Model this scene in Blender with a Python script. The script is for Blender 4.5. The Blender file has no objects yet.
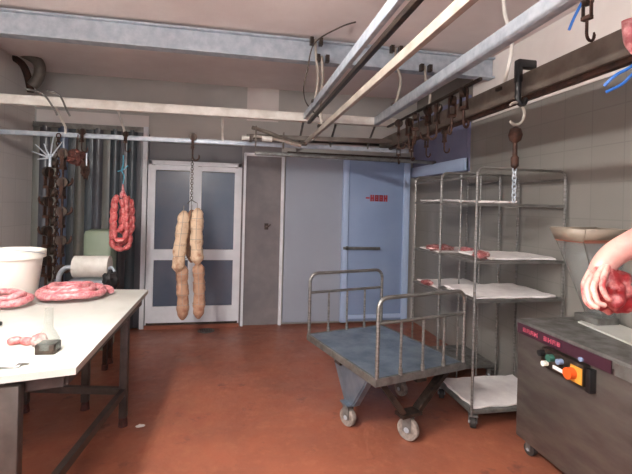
import bpy, bmesh, math, random
from mathutils import Vector, Matrix, Euler, Quaternion
random.seed(7)
PI = math.pi
C = bpy.context.scene.collection
sc = bpy.context.scene

# ------------------------------------------------------------------ camera
FPX, HCAM, ROLL = 420.0, 1.55, 0.025
YAW = math.atan(81 / FPX)
fw = Vector((math.sin(YAW), math.cos(YAW), 0)); rt0 = Vector((math.cos(YAW), -math.sin(YAW), 0)); up0 = Vector((0, 0, 1))
rt = rt0 * math.cos(ROLL) + up0 * math.sin(ROLL); up = up0 * math.cos(ROLL) - rt0 * math.sin(ROLL)
cd = bpy.data.cameras.new('camera'); cam = bpy.data.objects.new('camera', cd); C.objects.link(cam)
cam.matrix_world = Matrix(((rt.x, up.x, -fw.x, 0), (rt.y, up.y, -fw.y, 0), (rt.z, up.z, -fw.z, HCAM), (0, 0, 0, 1)))
cd.sensor_width = 36; cd.lens = FPX / 632 * 36
cd.shift_y = -(237 - 205) / 632
cd.clip_start = 0.02
sc.camera = cam

def ray(px, py):
    return fw + rt * ((px - 316) / FPX) + up * (-(py - 205) / FPX)
def atY(px, py, Y):
    d = ray(px, py); return Vector((0, 0, HCAM)) + d * (Y / d.y)
def atZ(px, py, z):
    d = ray(px, py); return Vector((0, 0, HCAM)) + d * ((z - HCAM) / d.z)
def atX(px, py, X):
    d = ray(px, py); return Vector((0, 0, HCAM)) + d * (X / d.x)

# ------------------------------------------------------------------ world, light, exposure
w = bpy.data.worlds.new('world'); sc.world = w; w.use_nodes = True
w.node_tree.nodes['Background'].inputs[0].default_value = (0.62, 0.70, 0.85, 1)
w.node_tree.nodes['Background'].inputs[1].default_value = 1.5
sc.view_settings.view_transform = 'Standard'; sc.view_settings.look = 'None'
sc.view_settings.gamma = 1; sc.view_settings.exposure = 0.72
try: sc.view_settings.use_curve_mapping = False
except Exception: pass
# the tubes' own light is in the fixtures further down (tube_light)
TUBES = [(-0.95, 1.3), (-0.95, -0.9)]; TUBE_GLOW = 300

# ------------------------------------------------------------------ materials
def nt(name):
    m = bpy.data.materials.new(name); m.use_nodes = True
    t = m.node_tree; return m, t, t.nodes['Principled BSDF']
def rgb(r, g, b):
    f = lambda c: (c / 255 / 12.92) if c / 255 <= .04045 else ((c / 255 + .055) / 1.055) ** 2.4
    return (f(r), f(g), f(b), 1)
def mat(name, col, rough=.5, metal=0, col2=None, scale=6, detail=4, bump=0, bscale=40, contrast=(.35, .65), rvar=0, stretch=None, spec=None, trans=0, emis=None, alpha=None, sss=0):
    m, t, p = nt(name); N = t.nodes; L = t.links
    p.inputs['Base Color'].default_value = col; p.inputs['Roughness'].default_value = rough; p.inputs['Metallic'].default_value = metal
    if spec is not None: p.inputs['Specular IOR Level'].default_value = spec
    if trans: p.inputs['Transmission Weight'].default_value = trans
    if alpha is not None: p.inputs['Alpha'].default_value = alpha
    if sss:
        p.inputs['Subsurface Weight'].default_value = sss; p.inputs['Subsurface Radius'].default_value = (.02, .006, .004)
    if emis: p.inputs['Emission Color'].default_value = emis[0]; p.inputs['Emission Strength'].default_value = emis[1]
    if col2 is not None or bump or rvar:
        tc = N.new('ShaderNodeTexCoord'); mp = N.new('ShaderNodeMapping'); L.new(tc.outputs['Object'], mp.inputs[0])
        if stretch: mp.inputs['Scale'].default_value = stretch
    if col2 is not None or rvar:
        n = N.new('ShaderNodeTexNoise'); n.inputs['Scale'].default_value = scale; n.inputs['Detail'].default_value = detail; n.inputs['Roughness'].default_value = .6
        L.new(mp.outputs[0], n.inputs['Vector'])
        mr = N.new('ShaderNodeMapRange'); mr.inputs[1].default_value, mr.inputs[2].default_value = contrast
        L.new(n.outputs['Fac'], mr.inputs[0])
        if col2 is not None:
            mx = N.new('ShaderNodeMix'); mx.data_type = 'RGBA'; mx.inputs[6].default_value = col; mx.inputs[7].default_value = col2
            L.new(mr.outputs[0], mx.inputs[0]); L.new(mx.outputs[2], p.inputs['Base Color'])
        if rvar:
            m2 = N.new('ShaderNodeMapRange'); m2.inputs[3].default_value = rough; m2.inputs[4].default_value = rough + rvar
            L.new(mr.outputs[0], m2.inputs[0]); L.new(m2.outputs[0], p.inputs['Roughness'])
    if bump:
        b = N.new('ShaderNodeBump'); b.inputs['Strength'].default_value = bump; b.inputs['Distance'].default_value = .01
        n2 = N.new('ShaderNodeTexNoise'); n2.inputs['Scale'].default_value = bscale; n2.inputs['Detail'].default_value = 3
        L.new(mp.outputs[0], n2.inputs['Vector']); L.new(n2.outputs['Fac'], b.inputs['Height']); L.new(b.outputs[0], p.inputs['Normal'])
    return m
def tile_mat(name, col, col2, grout, axes, size=.2, rough=.35, height=None):
    m, t, p = nt(name); N = t.nodes; L = t.links
    g = N.new('ShaderNodeNewGeometry'); s = N.new('ShaderNodeSeparateXYZ'); c = N.new('ShaderNodeCombineXYZ')
    L.new(g.outputs['Position'], s.inputs[0]); L.new(s.outputs[axes[0]], c.inputs[0]); L.new(s.outputs[axes[1]], c.inputs[1])
    b = N.new('ShaderNodeTexBrick'); b.offset = 0; b.inputs['Scale'].default_value = 1 / size
    b.inputs['Brick Width'].default_value = 1; b.inputs['Row Height'].default_value = 1 if height is None else height / size
    b.inputs['Mortar Size'].default_value = .018; b.inputs['Mortar Smooth'].default_value = .2
    b.inputs['Color1'].default_value = col; b.inputs['Color2'].default_value = col2; b.inputs['Mortar'].default_value = grout
    L.new(c.outputs[0], b.inputs['Vector'])
    n = N.new('ShaderNodeTexNoise'); n.inputs['Scale'].default_value = 2.2; n.inputs['Detail'].default_value = 6; L.new(g.outputs['Position'], n.inputs['Vector'])
    mr = N.new('ShaderNodeMapRange'); mr.inputs[1].default_value = .4; mr.inputs[2].default_value = .72; mr.inputs[3].default_value = 0; mr.inputs[4].default_value = .35
    L.new(n.outputs['Fac'], mr.inputs[0])
    mx = N.new('ShaderNodeMix'); mx.data_type = 'RGBA'; L.new(mr.outputs[0], mx.inputs[0]); L.new(b.outputs['Color'], mx.inputs[6]); mx.inputs[7].default_value = grout
    L.new(mx.outputs[2], p.inputs['Base Color']); p.inputs['Roughness'].default_value = rough
    return m
def floor_mat():
    m, t, p = nt('floor_red'); N = t.nodes; L = t.links
    g = N.new('ShaderNodeNewGeometry')
    def noise(s, d, lo, hi, a, b):
        n = N.new('ShaderNodeTexNoise'); n.inputs['Scale'].default_value = s; n.inputs['Detail'].default_value = d; n.inputs['Roughness'].default_value = .65
        L.new(g.outputs['Position'], n.inputs['Vector']); r = N.new('ShaderNodeMapRange'); r.inputs[1].default_value = lo; r.inputs[2].default_value = hi; r.inputs[3].default_value = a; r.inputs[4].default_value = b
        L.new(n.outputs['Fac'], r.inputs[0]); return r.outputs[0]
    def mix(f, a, b):
        x = N.new('ShaderNodeMix'); x.data_type = 'RGBA'; L.new(f, x.inputs[0])
        if isinstance(a, tuple): x.inputs[6].default_value = a
        else: L.new(a, x.inputs[6])
        x.inputs[7].default_value = b; return x.outputs[2]
    c = mix(noise(1.6, 5, .35, .65, 0, 1), rgb(144, 84, 62), rgb(122, 72, 55))
    c = mix(noise(9, 6, .52, .75, 0, .6), c, rgb(162, 104, 80))
    c = mix(noise(4.3, 8, .60, .68, 0, .75), c, rgb(92, 54, 46))
    L.new(c, p.inputs['Base Color'])
    L.new(noise(3, 5, .3, .7, .28, .6), p.inputs['Roughness'])
    b = N.new('ShaderNodeBump'); b.inputs['Strength'].default_value = .25; b.inputs['Distance'].default_value = .01
    n = N.new('ShaderNodeTexNoise'); n.inputs['Scale'].default_value = 14; L.new(g.outputs['Position'], n.inputs['Vector']); L.new(n.outputs['Fac'], b.inputs['Height']); L.new(b.outputs[0], p.inputs['Normal'])
    return m
M = dict(
    floor=floor_mat(),
    ceil=mat('ceiling_plaster', rgb(232, 224, 222), .8, col2=rgb(218, 208, 206), scale=1.4, bump=.2, bscale=20),
    plaster=mat('wall_plaster', rgb(226, 220, 216), .7, col2=rgb(210, 202, 198), scale=1.5),
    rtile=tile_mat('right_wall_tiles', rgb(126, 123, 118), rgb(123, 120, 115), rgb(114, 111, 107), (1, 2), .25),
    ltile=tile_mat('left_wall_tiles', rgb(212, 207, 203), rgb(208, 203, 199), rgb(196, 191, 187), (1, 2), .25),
    gband=mat('grey_cement', rgb(172, 170, 166), .75, col2=rgb(182, 179, 174), scale=2),
    gpanel=mat('grey_panel', rgb(108, 104, 107), .6, col2=rgb(124, 119, 120), scale=4, bump=.15, bscale=12),
    wframe=mat('white_aluminium', rgb(228, 231, 236), .4, col2=rgb(216, 219, 224), scale=5),
    pane=mat('glass_reflection', rgb(74, 86, 104), .22, col2=rgb(88, 94, 108), scale=2.0),  # blue-grey reflection on the glass put into an opaque base colour
    transom=mat('transom_panel', rgb(84, 80, 84), .4),
    bluedoor=mat('blue_door', rgb(136, 155, 186), .42, col2=rgb(130, 149, 182), scale=2),
    blueframe=mat('blue_frame', rgb(168, 188, 218), .4),
    greydoor=mat('pale_door', rgb(152, 159, 172), .45, col2=rgb(148, 155, 168), scale=2),
    bluebox=mat('blue_header', rgb(124, 128, 158), .5, col2=rgb(112, 116, 148), scale=3),
    galv=mat('galvanised_steel', rgb(186, 194, 202), .34, .35, col2=rgb(158, 168, 180), scale=14, detail=6, rvar=.15, bump=.1, bscale=60),
    galvd=mat('galvanised_dark', rgb(128, 128, 126), .42, .6, col2=rgb(100, 98, 94), scale=12, rvar=.15),
    whitebar=mat('white_painted_steel', rgb(224, 222, 216), .45, col2=rgb(198, 194, 186), scale=7),
    beige=mat('beige_rail', rgb(160, 151, 142), .5, .1, col2=rgb(138, 129, 119), scale=9),
    brownbar=mat('brown_rail', rgb(112, 104, 96), .55, .2, col2=rgb(88, 80, 72), scale=9),
    darkm=mat('dark_steel', rgb(52, 46, 44), .45, .7, col2=rgb(78, 66, 58), scale=20),
    rust=mat('rusty_iron', rgb(74, 46, 34), .7, .4, col2=rgb(40, 28, 24), scale=25, bump=.4, bscale=60),
    rustred=mat('rusty_red', rgb(104, 56, 48), .7, .1, col2=rgb(58, 36, 32), scale=30, bump=.4, bscale=60),
    stain=mat('stainless', rgb(150, 148, 145), .32, .8, col2=rgb(116, 114, 111), scale=8, rvar=.2, stretch=(1, 1, 8)),
    staind=mat('stainless_body', rgb(112, 105, 100), .36, .6, col2=rgb(88, 80, 76), scale=3, rvar=.2, stretch=(1, 1, 4)),
    plat=mat('platform_steel', rgb(128, 142, 156), .28, .6, col2=rgb(104, 118, 132), scale=6, rvar=.2),
    table=mat('white_board', rgb(188, 190, 184), .4, col2=rgb(174, 175, 167), scale=4, contrast=(.45, .75)),
    tleg=mat('table_leg_steel', rgb(86, 79, 75), .45, .4, col2=rgb(66, 60, 57), scale=8),
    wplas=mat('white_plastic', rgb(236, 234, 224), .4, sss=.05),
    paper=mat('white_paper', rgb(232, 228, 226), .8, col2=rgb(214, 208, 208), scale=8, bump=.4, bscale=12),
    rubber=mat('rubber', rgb(44, 40, 38), .7),
    wheelg=mat('caster_grey', rgb(150, 140, 132), .5, col2=rgb(108, 96, 90), scale=30),
    sausage=mat('fresh_sausage', rgb(180, 98, 106), .35, col2=rgb(208, 152, 152), scale=38, detail=3, contrast=(.42, .62), sss=.1),
    sausred=mat('red_sausage', rgb(186, 76, 78), .35, col2=rgb(216, 140, 136), scale=40, detail=3, contrast=(.42, .66), sss=.1),
    salami=mat('dried_salami', rgb(216, 192, 164), .8, col2=rgb(168, 122, 94), scale=13, detail=6, contrast=(.5, .7), bump=.8, bscale=35),
    salamid=mat('dried_salami_tan', rgb(186, 148, 122), .8, col2=rgb(146, 98, 78), scale=13, detail=6, contrast=(.45, .68), bump=.8, bscale=35),
    meat=mat('raw_meat', rgb(134, 30, 36), .35, col2=rgb(206, 132, 128), scale=24, detail=5, contrast=(.46, .64), bump=.5, bscale=25, sss=.1),
    meatd=mat('dark_meat', rgb(140, 76, 76), .5, col2=rgb(196, 160, 156), scale=20, detail=4, contrast=(.5, .62), bump=.3),
    skin=mat('skin', rgb(190, 142, 132), .45, col2=rgb(176, 112, 106), scale=14, detail=3, contrast=(.45, .75), sss=.12),
    bloody=mat('bloody_skin', rgb(200, 152, 142), .4, col2=rgb(164, 62, 64), scale=22, detail=4, contrast=(.46, .64), sss=.12),
    coat=mat('white_coat', rgb(222, 222, 222), .8, col2=rgb(206, 206, 206), scale=5),
    trousers=mat('trousers', rgb(70, 74, 84), .8), hair=mat('hair', rgb(50, 38, 30), .7), shoe=mat('shoe', rgb(30, 28, 28), .5),
    blue=mat('blue_string', rgb(44, 104, 186), .4), bluel=mat('teal_string', rgb(70, 150, 176), .5),
    black=mat('black_plastic', rgb(24, 24, 26), .4), stripe=mat('stripe_purple', rgb(62, 34, 46), .4),
    pinkt=mat('pink_ink', rgb(190, 84, 104), .5), redt=mat('red_ink', rgb(176, 44, 52), .6),
    orange=mat('orange_knob', rgb(226, 88, 34), .35), yellow=mat('yellow_plate', rgb(206, 150, 60), .4), greenb=mat('green_button', rgb(52, 96, 84), .4),
    hopper=mat('hopper_steel', rgb(150, 148, 140), .25, .7), cloud=mat('clear_plastic', rgb(178, 186, 186), .15, alpha=.13),
    rim=mat('red_brown_rim', rgb(126, 74, 58), .5), cream=mat('cream_pan', rgb(150, 138, 124), .45),
    pvcA=mat('pvc_strip_dark', rgb(80, 82, 88), .25), pvcB=mat('pvc_strip_blue', rgb(86, 100, 124), .2), pvcC=mat('pvc_strip_olive', rgb(108, 110, 104), .3), pvcD=mat('pvc_strip_teal', rgb(62, 72, 78), .25),
    green=mat('pale_green_plastic', rgb(128, 142, 122), .5), glow=mat('tube_glow', (1, 1, 1, 1), .5, emis=((1, .965, .92, 1), TUBE_GLOW)),
    acr=mat('clear_acrylic', rgb(150, 158, 150), .1, alpha=.3),
)

# ------------------------------------------------------------------ mesh helpers
class MB:
    def __init__(s): s.bm = bmesh.new()
    def box(s, c, d, rot=None, bev=0):
        r = bmesh.ops.create_cube(s.bm, size=1); vs = r['verts']
        bmesh.ops.scale(s.bm, vec=Vector(d), verts=vs)
        if bev > 0:
            es = list({e for v in vs for e in v.link_edges})
            rb = bmesh.ops.bevel(s.bm, geom=es, offset=bev, segments=2, affect='EDGES', profile=.5)
            vs = list({v for f in rb['faces'] for v in f.verts} | {v for v in vs if v.is_valid})
        if rot is not None: bmesh.ops.transform(s.bm, matrix=(rot if isinstance(rot, Matrix) else Euler(rot).to_matrix().to_4x4()), verts=vs)
        bmesh.ops.translate(s.bm, vec=Vector(c), verts=vs); return s
    def bar(s, a, b, wd, ht, bev=0, side=Vector((0, 0, 1))):
        a, b = Vector(a), Vector(b); d = b - a; z = d.normalized(); x = z.cross(side)
        if x.length < 1e-4: x = z.cross(Vector((0, 1, 0)))
        x.normalize(); y = x.cross(z).normalized()
        R = Matrix((x, y, z)).transposed().to_4x4()
        return s.box((a + b) / 2, (wd, ht, d.length), R, bev)
    def tube(s, pts, r, seg=8, closed=False, cap=True):
        pts = [Vector(p) for p in pts]; n = len(pts); rr = r if isinstance(r, (list, tuple)) else [r] * n
        rings = []; prev = None
        for i, p in enumerate(pts):
            if closed: t = pts[(i + 1) % n] - pts[i - 1]
            else: t = pts[min(i + 1, n - 1)] - pts[max(i - 1, 0)]
            if t.length < 1e-9: t = Vector((0, 0, 1))
            t.normalize()
            if prev is None:
                u = t.cross(Vector((0, 0, 1)))
                if u.length < .1: u = t.cross(Vector((1, 0, 0)))
            else: u = prev - t * prev.dot(t)
            if u.length < 1e-6: u = t.orthogonal()
            u.normalize(); v = t.cross(u); prev = u
            rings.append([s.bm.verts.new(p + (u * math.cos(2 * PI * k / seg) + v * math.sin(2 * PI * k / seg)) * rr[i]) for k in range(seg)])
        for i in range(n if closed else n - 1):
            a, b = rings[i], rings[(i + 1) % n]
            for k in range(seg): s.bm.faces.new((a[k], a[(k + 1) % seg], b[(k + 1) % seg], b[k]))
        if cap and not closed:
            s.bm.faces.new(rings[0][::-1]); s.bm.faces.new(rings[-1])
        return s
    def cyl(s, a, b, r, seg=16, r2=None): return s.tube([a, b], [r, r if r2 is None else r2], seg)
    def lathe(s, prof, c=(0, 0, 0), seg=24, rot=None):
        c = Vector(c); R = rot or Matrix.Identity(3); rings = []
        for (r, z) in prof:
            rings.append([s.bm.verts.new(R @ Vector((r * math.cos(2 * PI * k / seg), r * math.sin(2 * PI * k / seg), z)) + c) for k in range(seg)])
        for i in range(len(rings) - 1):
            a, b = rings[i], rings[i + 1]
            for k in range(seg): s.bm.faces.new((a[k], a[(k + 1) % seg], b[(k + 1) % seg], b[k]))
        s.bm.faces.new(rings[0][::-1]); s.bm.faces.new(rings[-1]); return s
    def prism(s, poly, z0, z1, f=lambda x, y, z: (x, y, z)):
        a = [s.bm.verts.new(f(x, y, z0)) for x, y in poly]; b = [s.bm.verts.new(f(x, y, z1)) for x, y in poly]; n = len(poly)
        s.bm.faces.new(a[::-1]); s.bm.faces.new(b)
        for i in range(n): s.bm.faces.new((a[i], a[(i + 1) % n], b[(i + 1) % n], b[i]))
        return s
    def blob(s, c, d, seed=0, amp=.15, fr=3, sub=3, rot=None):
        r = bmesh.ops.create_icosphere(s.bm, subdivisions=sub, radius=1)
        from mathutils import noise
        for v in r['verts']:
            k = 1 + amp * noise.noise(v.co * fr + Vector((seed * 7.1, seed * 3.3, 0)))
            p = Vector((v.co.x * d[0] * k, v.co.y * d[1] * k, v.co.z * d[2] * k))
            if rot: p = Euler(rot).to_matrix() @ p
            v.co = p + Vector(c)
        return s
    def build(s, name, m, parent=None, smooth=None, origin=None):
        bmesh.ops.recalc_face_normals(s.bm, faces=s.bm.faces)
        if origin is not None: bmesh.ops.translate(s.bm, vec=-Vector(origin), verts=s.bm.verts)
        me = bpy.data.meshes.new(name); s.bm.to_mesh(me); s.bm.free()
        ms = m if isinstance(m, (list, tuple)) else [m]
        for x in ms: me.materials.append(x)
        me.shade_smooth()
        try: me.set_sharp_from_angle(angle=math.radians(38 if smooth is None else smooth))
        except Exception: pass
        o = bpy.data.objects.new(name, me); C.objects.link(o)
        if origin is not None: o.location = origin
        if parent: o.parent = parent
        return o
def tag(o, label=None, cat=None, group=None, kind=None):
    for k, v in (('label', label), ('category', cat), ('group', group), ('kind', kind)):
        if v: o[k] = v
    return o
def thing(name, label, cat, loc=(0, 0, 0), rz=0, group=None):
    o = bpy.data.objects.new(name, None); C.objects.link(o); o.location = loc; o.rotation_euler = (0, 0, rz); o.empty_display_size = .05
    return tag(o, label, cat, group)
def copy_tree(o, parent=None):
    c = o.copy(); C.objects.link(c)
    if parent: c.parent = parent
    for ch in list(o.children): copy_tree(ch, c)
    return c
def struct(name, mb, m):
    return tag(mb.build(name, m), kind='structure')
def arc(cx, cz, r, a0, a1, n=8, y=0):
    return [(cx + r * math.cos(a0 + (a1 - a0) * i / n), y, cz + r * math.sin(a0 + (a1 - a0) * i / n)) for i in range(n + 1)]
def smoothpath(pts, n=6):
    P = [Vector(p) for p in pts]; out = []
    for i in range(len(P) - 1):
        p0 = P[max(i - 1, 0)]; p1 = P[i]; p2 = P[i + 1]; p3 = P[min(i + 2, len(P) - 1)]
        for k in range(n):
            t = k / n
            out.append(.5 * ((2 * p1) + (p2 - p0) * t + (2 * p0 - 5 * p1 + 4 * p2 - p3) * t * t + (3 * p1 - p0 - 3 * p2 + p3) * t ** 3))
    out.append(P[-1]); return out

# ------------------------------------------------------------------ room shell
XL, XR, YB, YF, ZC = -2.3, 2.42, 5.4, -3.0, 3.02
struct('floor', MB().box(((XL + XR) / 2, (YB + YF) / 2, -.05), (XR - XL + .4, YB - YF + .4, .1)), M['floor'])
struct('ceiling', MB().box(((XL + XR) / 2, (YB + YF) / 2, ZC + .05), (XR - XL + .4, YB - YF + .4, .1)), M['ceil'])
struct('wall_left', MB().box((XL - .1, (YB + YF) / 2, ZC / 2), (.2, YB - YF, ZC)), M['ltile'])
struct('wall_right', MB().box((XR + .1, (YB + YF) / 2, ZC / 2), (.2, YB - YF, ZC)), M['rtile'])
struct('wall_front', MB().box((-1.75, YF - .1, ZC / 2), (1.1, .2, ZC)).box((2.0, YF - .1, ZC / 2), (.84, .2, ZC)).box((.19, YF - .1, 2.86), (2.8, .2, .32)), M['plaster'])   # unseen opening behind the camera, added to let world light in
struct('trim_8', MB().box((XR - .004, 1.2, (2.45 + ZC) / 2), (.012, 5.6, ZC - 2.45)), M['plaster'])
# back wall: upper part and the piers between the openings
mb = MB()
mb.box(((XL + XR) / 2, YB + .1, (2.36 + ZC) / 2), (XR - XL + .4, .2, ZC - 2.36))
struct('wall_back', mb, M['gband'])
struct('trim_1', MB().box(((.08 + .56) / 2, YB - .006, (2.6 + ZC) / 2), (.40, .012, ZC - 2.6)), M['plaster'])   # white patch between the grey bands
struct('trim_2', MB().box(((-2.28 - 1.05) / 2, YB - .004, 2.50), (1.23, .014, .16)), M['plaster'])
struct('trim_3', MB().box((-.48, YB - .004, 2.44), (1.1, .01, .34)), M['gband'])
struct('wall_light_block', MB().box((0.06, YB + .75, 1.5), (5.2, .1, 3.3)), M['transom'])  # unseen backing wall added to stop light leaking between the back wall pieces
struct('wall_recess', MB().box((-1.0, YB + .45, 1.2), (.08, .6, 2.5)).box((-2.4, YB + .45, 1.2), (.2, .7, 2.5)).box((-1.7, YB + .4, 2.5), (1.6, .7, .1)).box((-1.7, YB + .45, -.05), (1.6, .7, .1)), M['transom'])
struct('wall_pier', MB().box((1.6, YB + .1, 1.2), (2.05, .2, 2.4)), M['gband'])
struct('wall_pier_panel', MB().box((.325, YB + .1, 1.18), (.5, .2, 2.36)), M['gpanel'])
struct('wall_transom', MB().box((-.5, YB + .12, 1.18), (1.2, .2, 2.36)), M['transom'])
# white frames of the panel between the glass door and the cold-room door
struct('trim_4', MB().box((.115, YB - .02, 1.09), (.03, .04, 2.18)).box((.595, YB - .02, 1.09), (.035, .04, 2.18)).box((.355, YB - .02, 2.17), (.5, .04, .035)), M['wframe'])
struct('trim_5', MB().box((-1.075, YB - .02, 1.22), (.05, .05, 2.44)), M['wframe'])
t = thing('wall_hook', 'small dark hook on the grey panel between the two doors', 'hook', (.40, YB - .001, 1.26))
MB().box((0, -.006, 0), (.05, .012, .08)).build('hook_plate', M['darkm'], t)
MB().tube([(0, -.01, .0), (.01, -.05, -.01), (.05, -.06, .03)], .008, 6).build('hook_arm', M['darkm'], t)
# glass double door
d1 = thing('door_1', None, None, (-.48, YB, 0)); d1['kind'] = 'structure'
fr = MB()
fr.box((-.535, -.01, 1.02), (.045, .06, 2.04)).box((.535, -.01, 1.02), (.045, .06, 2.04)).box((0, -.01, 2.02), (1.11, .06, .05))
fr.build('door_frame', M['wframe'], d1)
for sx in (-1, 1):
    lf = MB(); x0, x1 = (.02, .52) if sx > 0 else (-.52, -.02)
    xm = (x0 + x1) / 2; wd = x1 - x0
    lf.box((x0 + .025, -.03, 1.02), (.05, .04, 1.93)).box((x1 - .025, -.03, 1.02), (.05, .04, 1.93))
    lf.box((xm, -.031, 1.96), (wd - .09, .036, .06)).box((xm, -.031, .90), (wd - .09, .036, .13)).box((xm, -.031, .17), (wd - .09, .036, .2))
    leaf = lf.build('door_leaf', M['wframe'], d1)
    MB().box((xm, -.025, 1.44), (wd - .09, .012, .96)).build('pane', M['pane'], leaf)
    MB().box((xm, -.025, .53), (wd - .09, .012, .62)).build('pane', M['pane'], leaf)
MB().box((0, -.035, 1.02), (.05, .03, 1.95)).build('meeting_stile', M['wframe'], d1)
MB().box((0, -.02, .06), (1.08, .07, .025)).build('threshold', M['darkm'], d1)
struct('trim_9', MB().box((-.48, YB - .03, .022), (1.12, .08, .048)), M['floor'])
# cold-room sliding door: pale fixed leaf, blue leaf, frames, track
d2 = thing('door_2', None, None, (.64, YB, 0)); d2['kind'] = 'structure'
MB().box((.37, -.03, 1.1), (.76, .06, 2.12)).build('door_leaf', M['greydoor'], d2)
bl = MB().box((1.18, -.05, 1.1), (.84, .08, 2.12), bev=.005).build('door_leaf', M['bluedoor'], d2)
MB().box((.775, -.07, 1.1), (.075, .1, 2.14), bev=.006).box((1.615, -.07, 1.1), (.085, .1, 2.16), bev=.006).build('door_frame', M['blueframe'], d2)
MB().box((.86, -.05, 2.19), (1.72, .12, .06)).build('door_track', M['darkm'], d2)
MB().box((1.0, -.13, 1.0), (.5, .02, .035), bev=.004).box((.80, -.115, 1.0), (.03, .05, .05)).build('door_handle', M['galvd'], d2)
MB().box((1.2, -.095, .1), (.8, .02, .05)).build('bottom_rail', M['blueframe'], d2)
# red writing on the blue leaf (too blurred in the photo to read; five short capital-like marks)
g = MB()
def mark(g, x, z, wdt, h, kind, f):
    t = h * .24
    if kind in 'HNBR': g.box(f(x - wdt / 2 + t / 2, z), f.d(t, h)); g.box(f(x + wdt / 2 - t / 2, z), f.d(t, h))
    if kind in 'H': g.box(f(x, z), f.d(wdt, t))
    if kind in 'BRN': g.box(f(x, z + h / 2 - t / 2), f.d(wdt, t)); g.box(f(x, z), f.d(wdt, t))
    if kind in 'B': g.box(f(x, z - h / 2 + t / 2), f.d(wdt, t))
    if kind == '-': g.box(f(x, z), f.d(wdt, t))
    if kind == 'E':
        g.box(f(x - wdt / 2 + t / 2, z), f.d(t, h))
        for q in (-1, 0, 1): g.box(f(x, z + q * (h / 2 - t / 2)), f.d(wdt, t))
class FB:
    def __call__(s, x, z): return (x, -.093, z)
    def d(s, a, b): return (a, .006, b)
for i, k in enumerate('-HBBH'): mark(g, 1.075 + i * .062, 1.66 + (0 if i else 0), .05, .085, k, FB())
g.build('red_lettering', M['redt'], bl)
# blue header and wall cladding at the far end of the right wall
struct('trim_6', MB().box((XR - .02, 4.72, 2.35), (.04, 1.36, .8)), M['bluebox'])
struct('trim_7', MB().box((XR - .045, 4.72, 2.02), (.05, 1.36, .13)), M['blueframe'])
# strip curtain
sct = thing('strip_curtain', 'dark translucent plastic strip curtain across the opening left of the glass door', 'strip curtain', (-1.7, YB, 0))
MB().box((0, -.03, 2.40), (1.2, .05, .06)).build('hanging_track', M['galvd'], sct)
ms = ['pvcC', 'pvcA', 'pvcC', 'pvcB', 'pvcD', 'pvcC', 'pvcD', 'pvcA', 'pvcC', 'pvcD', 'pvcA', 'pvcD', 'pvcA']
for i, k in enumerate(ms):
    x = -.57 + i * 1.14 / 12; poly = []; n = 8; W = .125
    for j in range(n + 1):
        u = -1 + 2 * j / n; poly.append((x + u * W / 2, -.025 - (.035 if i % 2 else .012) * (1 - u * u)))
    for j in range(n, -1, -1):
        u = -1 + 2 * j / n; poly.append((x + u * W / 2, -.020 - (.035 if i % 2 else .012) * (1 - u * u)))
    MB().prism(poly, .015, 2.39).build('strip', M[k], sct)

# ------------------------------------------------------------------ overhead steelwork
BY, BZ0, BZ1 = 3.62, 2.81, 2.99
mb = MB(); mb.box((0.06, BY + .04, (BZ0 + BZ1) / 2), (4.68, .012, BZ1 - BZ0)).box((.06, BY + .04, BZ0), (4.68, .1, .014)).box((.06, BY + .04, BZ1), (4.68, .1, .014))
tag(mb.build('steel_beam', M['galv']), 'galvanised steel beam spanning the room just under the ceiling', 'beam')
def rail(name, label, a, b, wd, ht, m, cat='rail', extra=None):
    mb = MB().bar(a, b, wd, ht, bev=min(wd, ht) * .12)
    if extra: extra(mb)
    return tag(mb.build(name, m), label, cat)
rail('crossbar', 'white painted square crossbar running wall to wall below the steel beam', (XL, 4.10, 2.40), (1.62, 4.13, 2.42), .07, .085, M['whitebar'], 'crossbar')
rail('hanging_rail', 'thin pale rail carrying the red sausages and the dried salami', (XL, 4.45, 2.165), (1.9, 4.45, 2.18), .03, .045, M['galv'])
def lip(a, b, dx, dz, wd, ht):
    def f(mb): mb.bar(Vector(a) + Vector((dx, 0, dz)), Vector(b) + Vector((dx, 0, dz)), wd, ht)
    return f
A0, A1 = (.62, -.5, 2.40), (.655, 4.08, 2.42)
rail('overhead_rail', 'galvanised overhead rail with dark lower lip, leftmost of those running away from the camera', A0, A1, .03, .06, M['galv'])
B0, B1 = (.68, -.5, 2.2), (.72, 5.0, 2.2)
rail('overhead_rail', 'thin beige overhead rail hanging between the two galvanised rails', B0, B1, .028, .045, M['beige'])
C0, C1 = (1.19, -.5, 2.40), (1.40, 4.15, 2.42)
rail('overhead_rail', 'broad galvanised overhead rail, right of the thin beige one', C0, C1, .05, .085, M['galv'])
D0, D1 = (1.66, -.5, 2.31), (1.66, 4.7, 2.27)
rail('overhead_rail', 'deep brown overhead rail nearest the tiled right wall', D0, D1, .03, .13, M['brownbar'])
rail('track_bar', 'rusty round track bar under the galvanised rail leftmost overhead', (.655, -.5, 2.345), (.69, 4.05, 2.355), .03, .03, M['darkm'])
rail('track_bar', 'dark track bar under the deep brown overhead rail', (1.68, -.5, 2.225), (1.68, 4.7, 2.20), .035, .03, M['rust'])
rail('crossbar', 'dark lower crossbar in front of the back wall above the cold-room door', (.2, 4.62, 2.10), (2.41, 4.75, 2.10), .05, .04, M['galvd'], 'crossbar')
rail('crossbar', 'brown stained crossbar joining the ends of the overhead rails', (.1, 4.40, 2.24), (1.9, 4.3, 2.26), .04, .05, M['brownbar'], 'crossbar')
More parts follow.
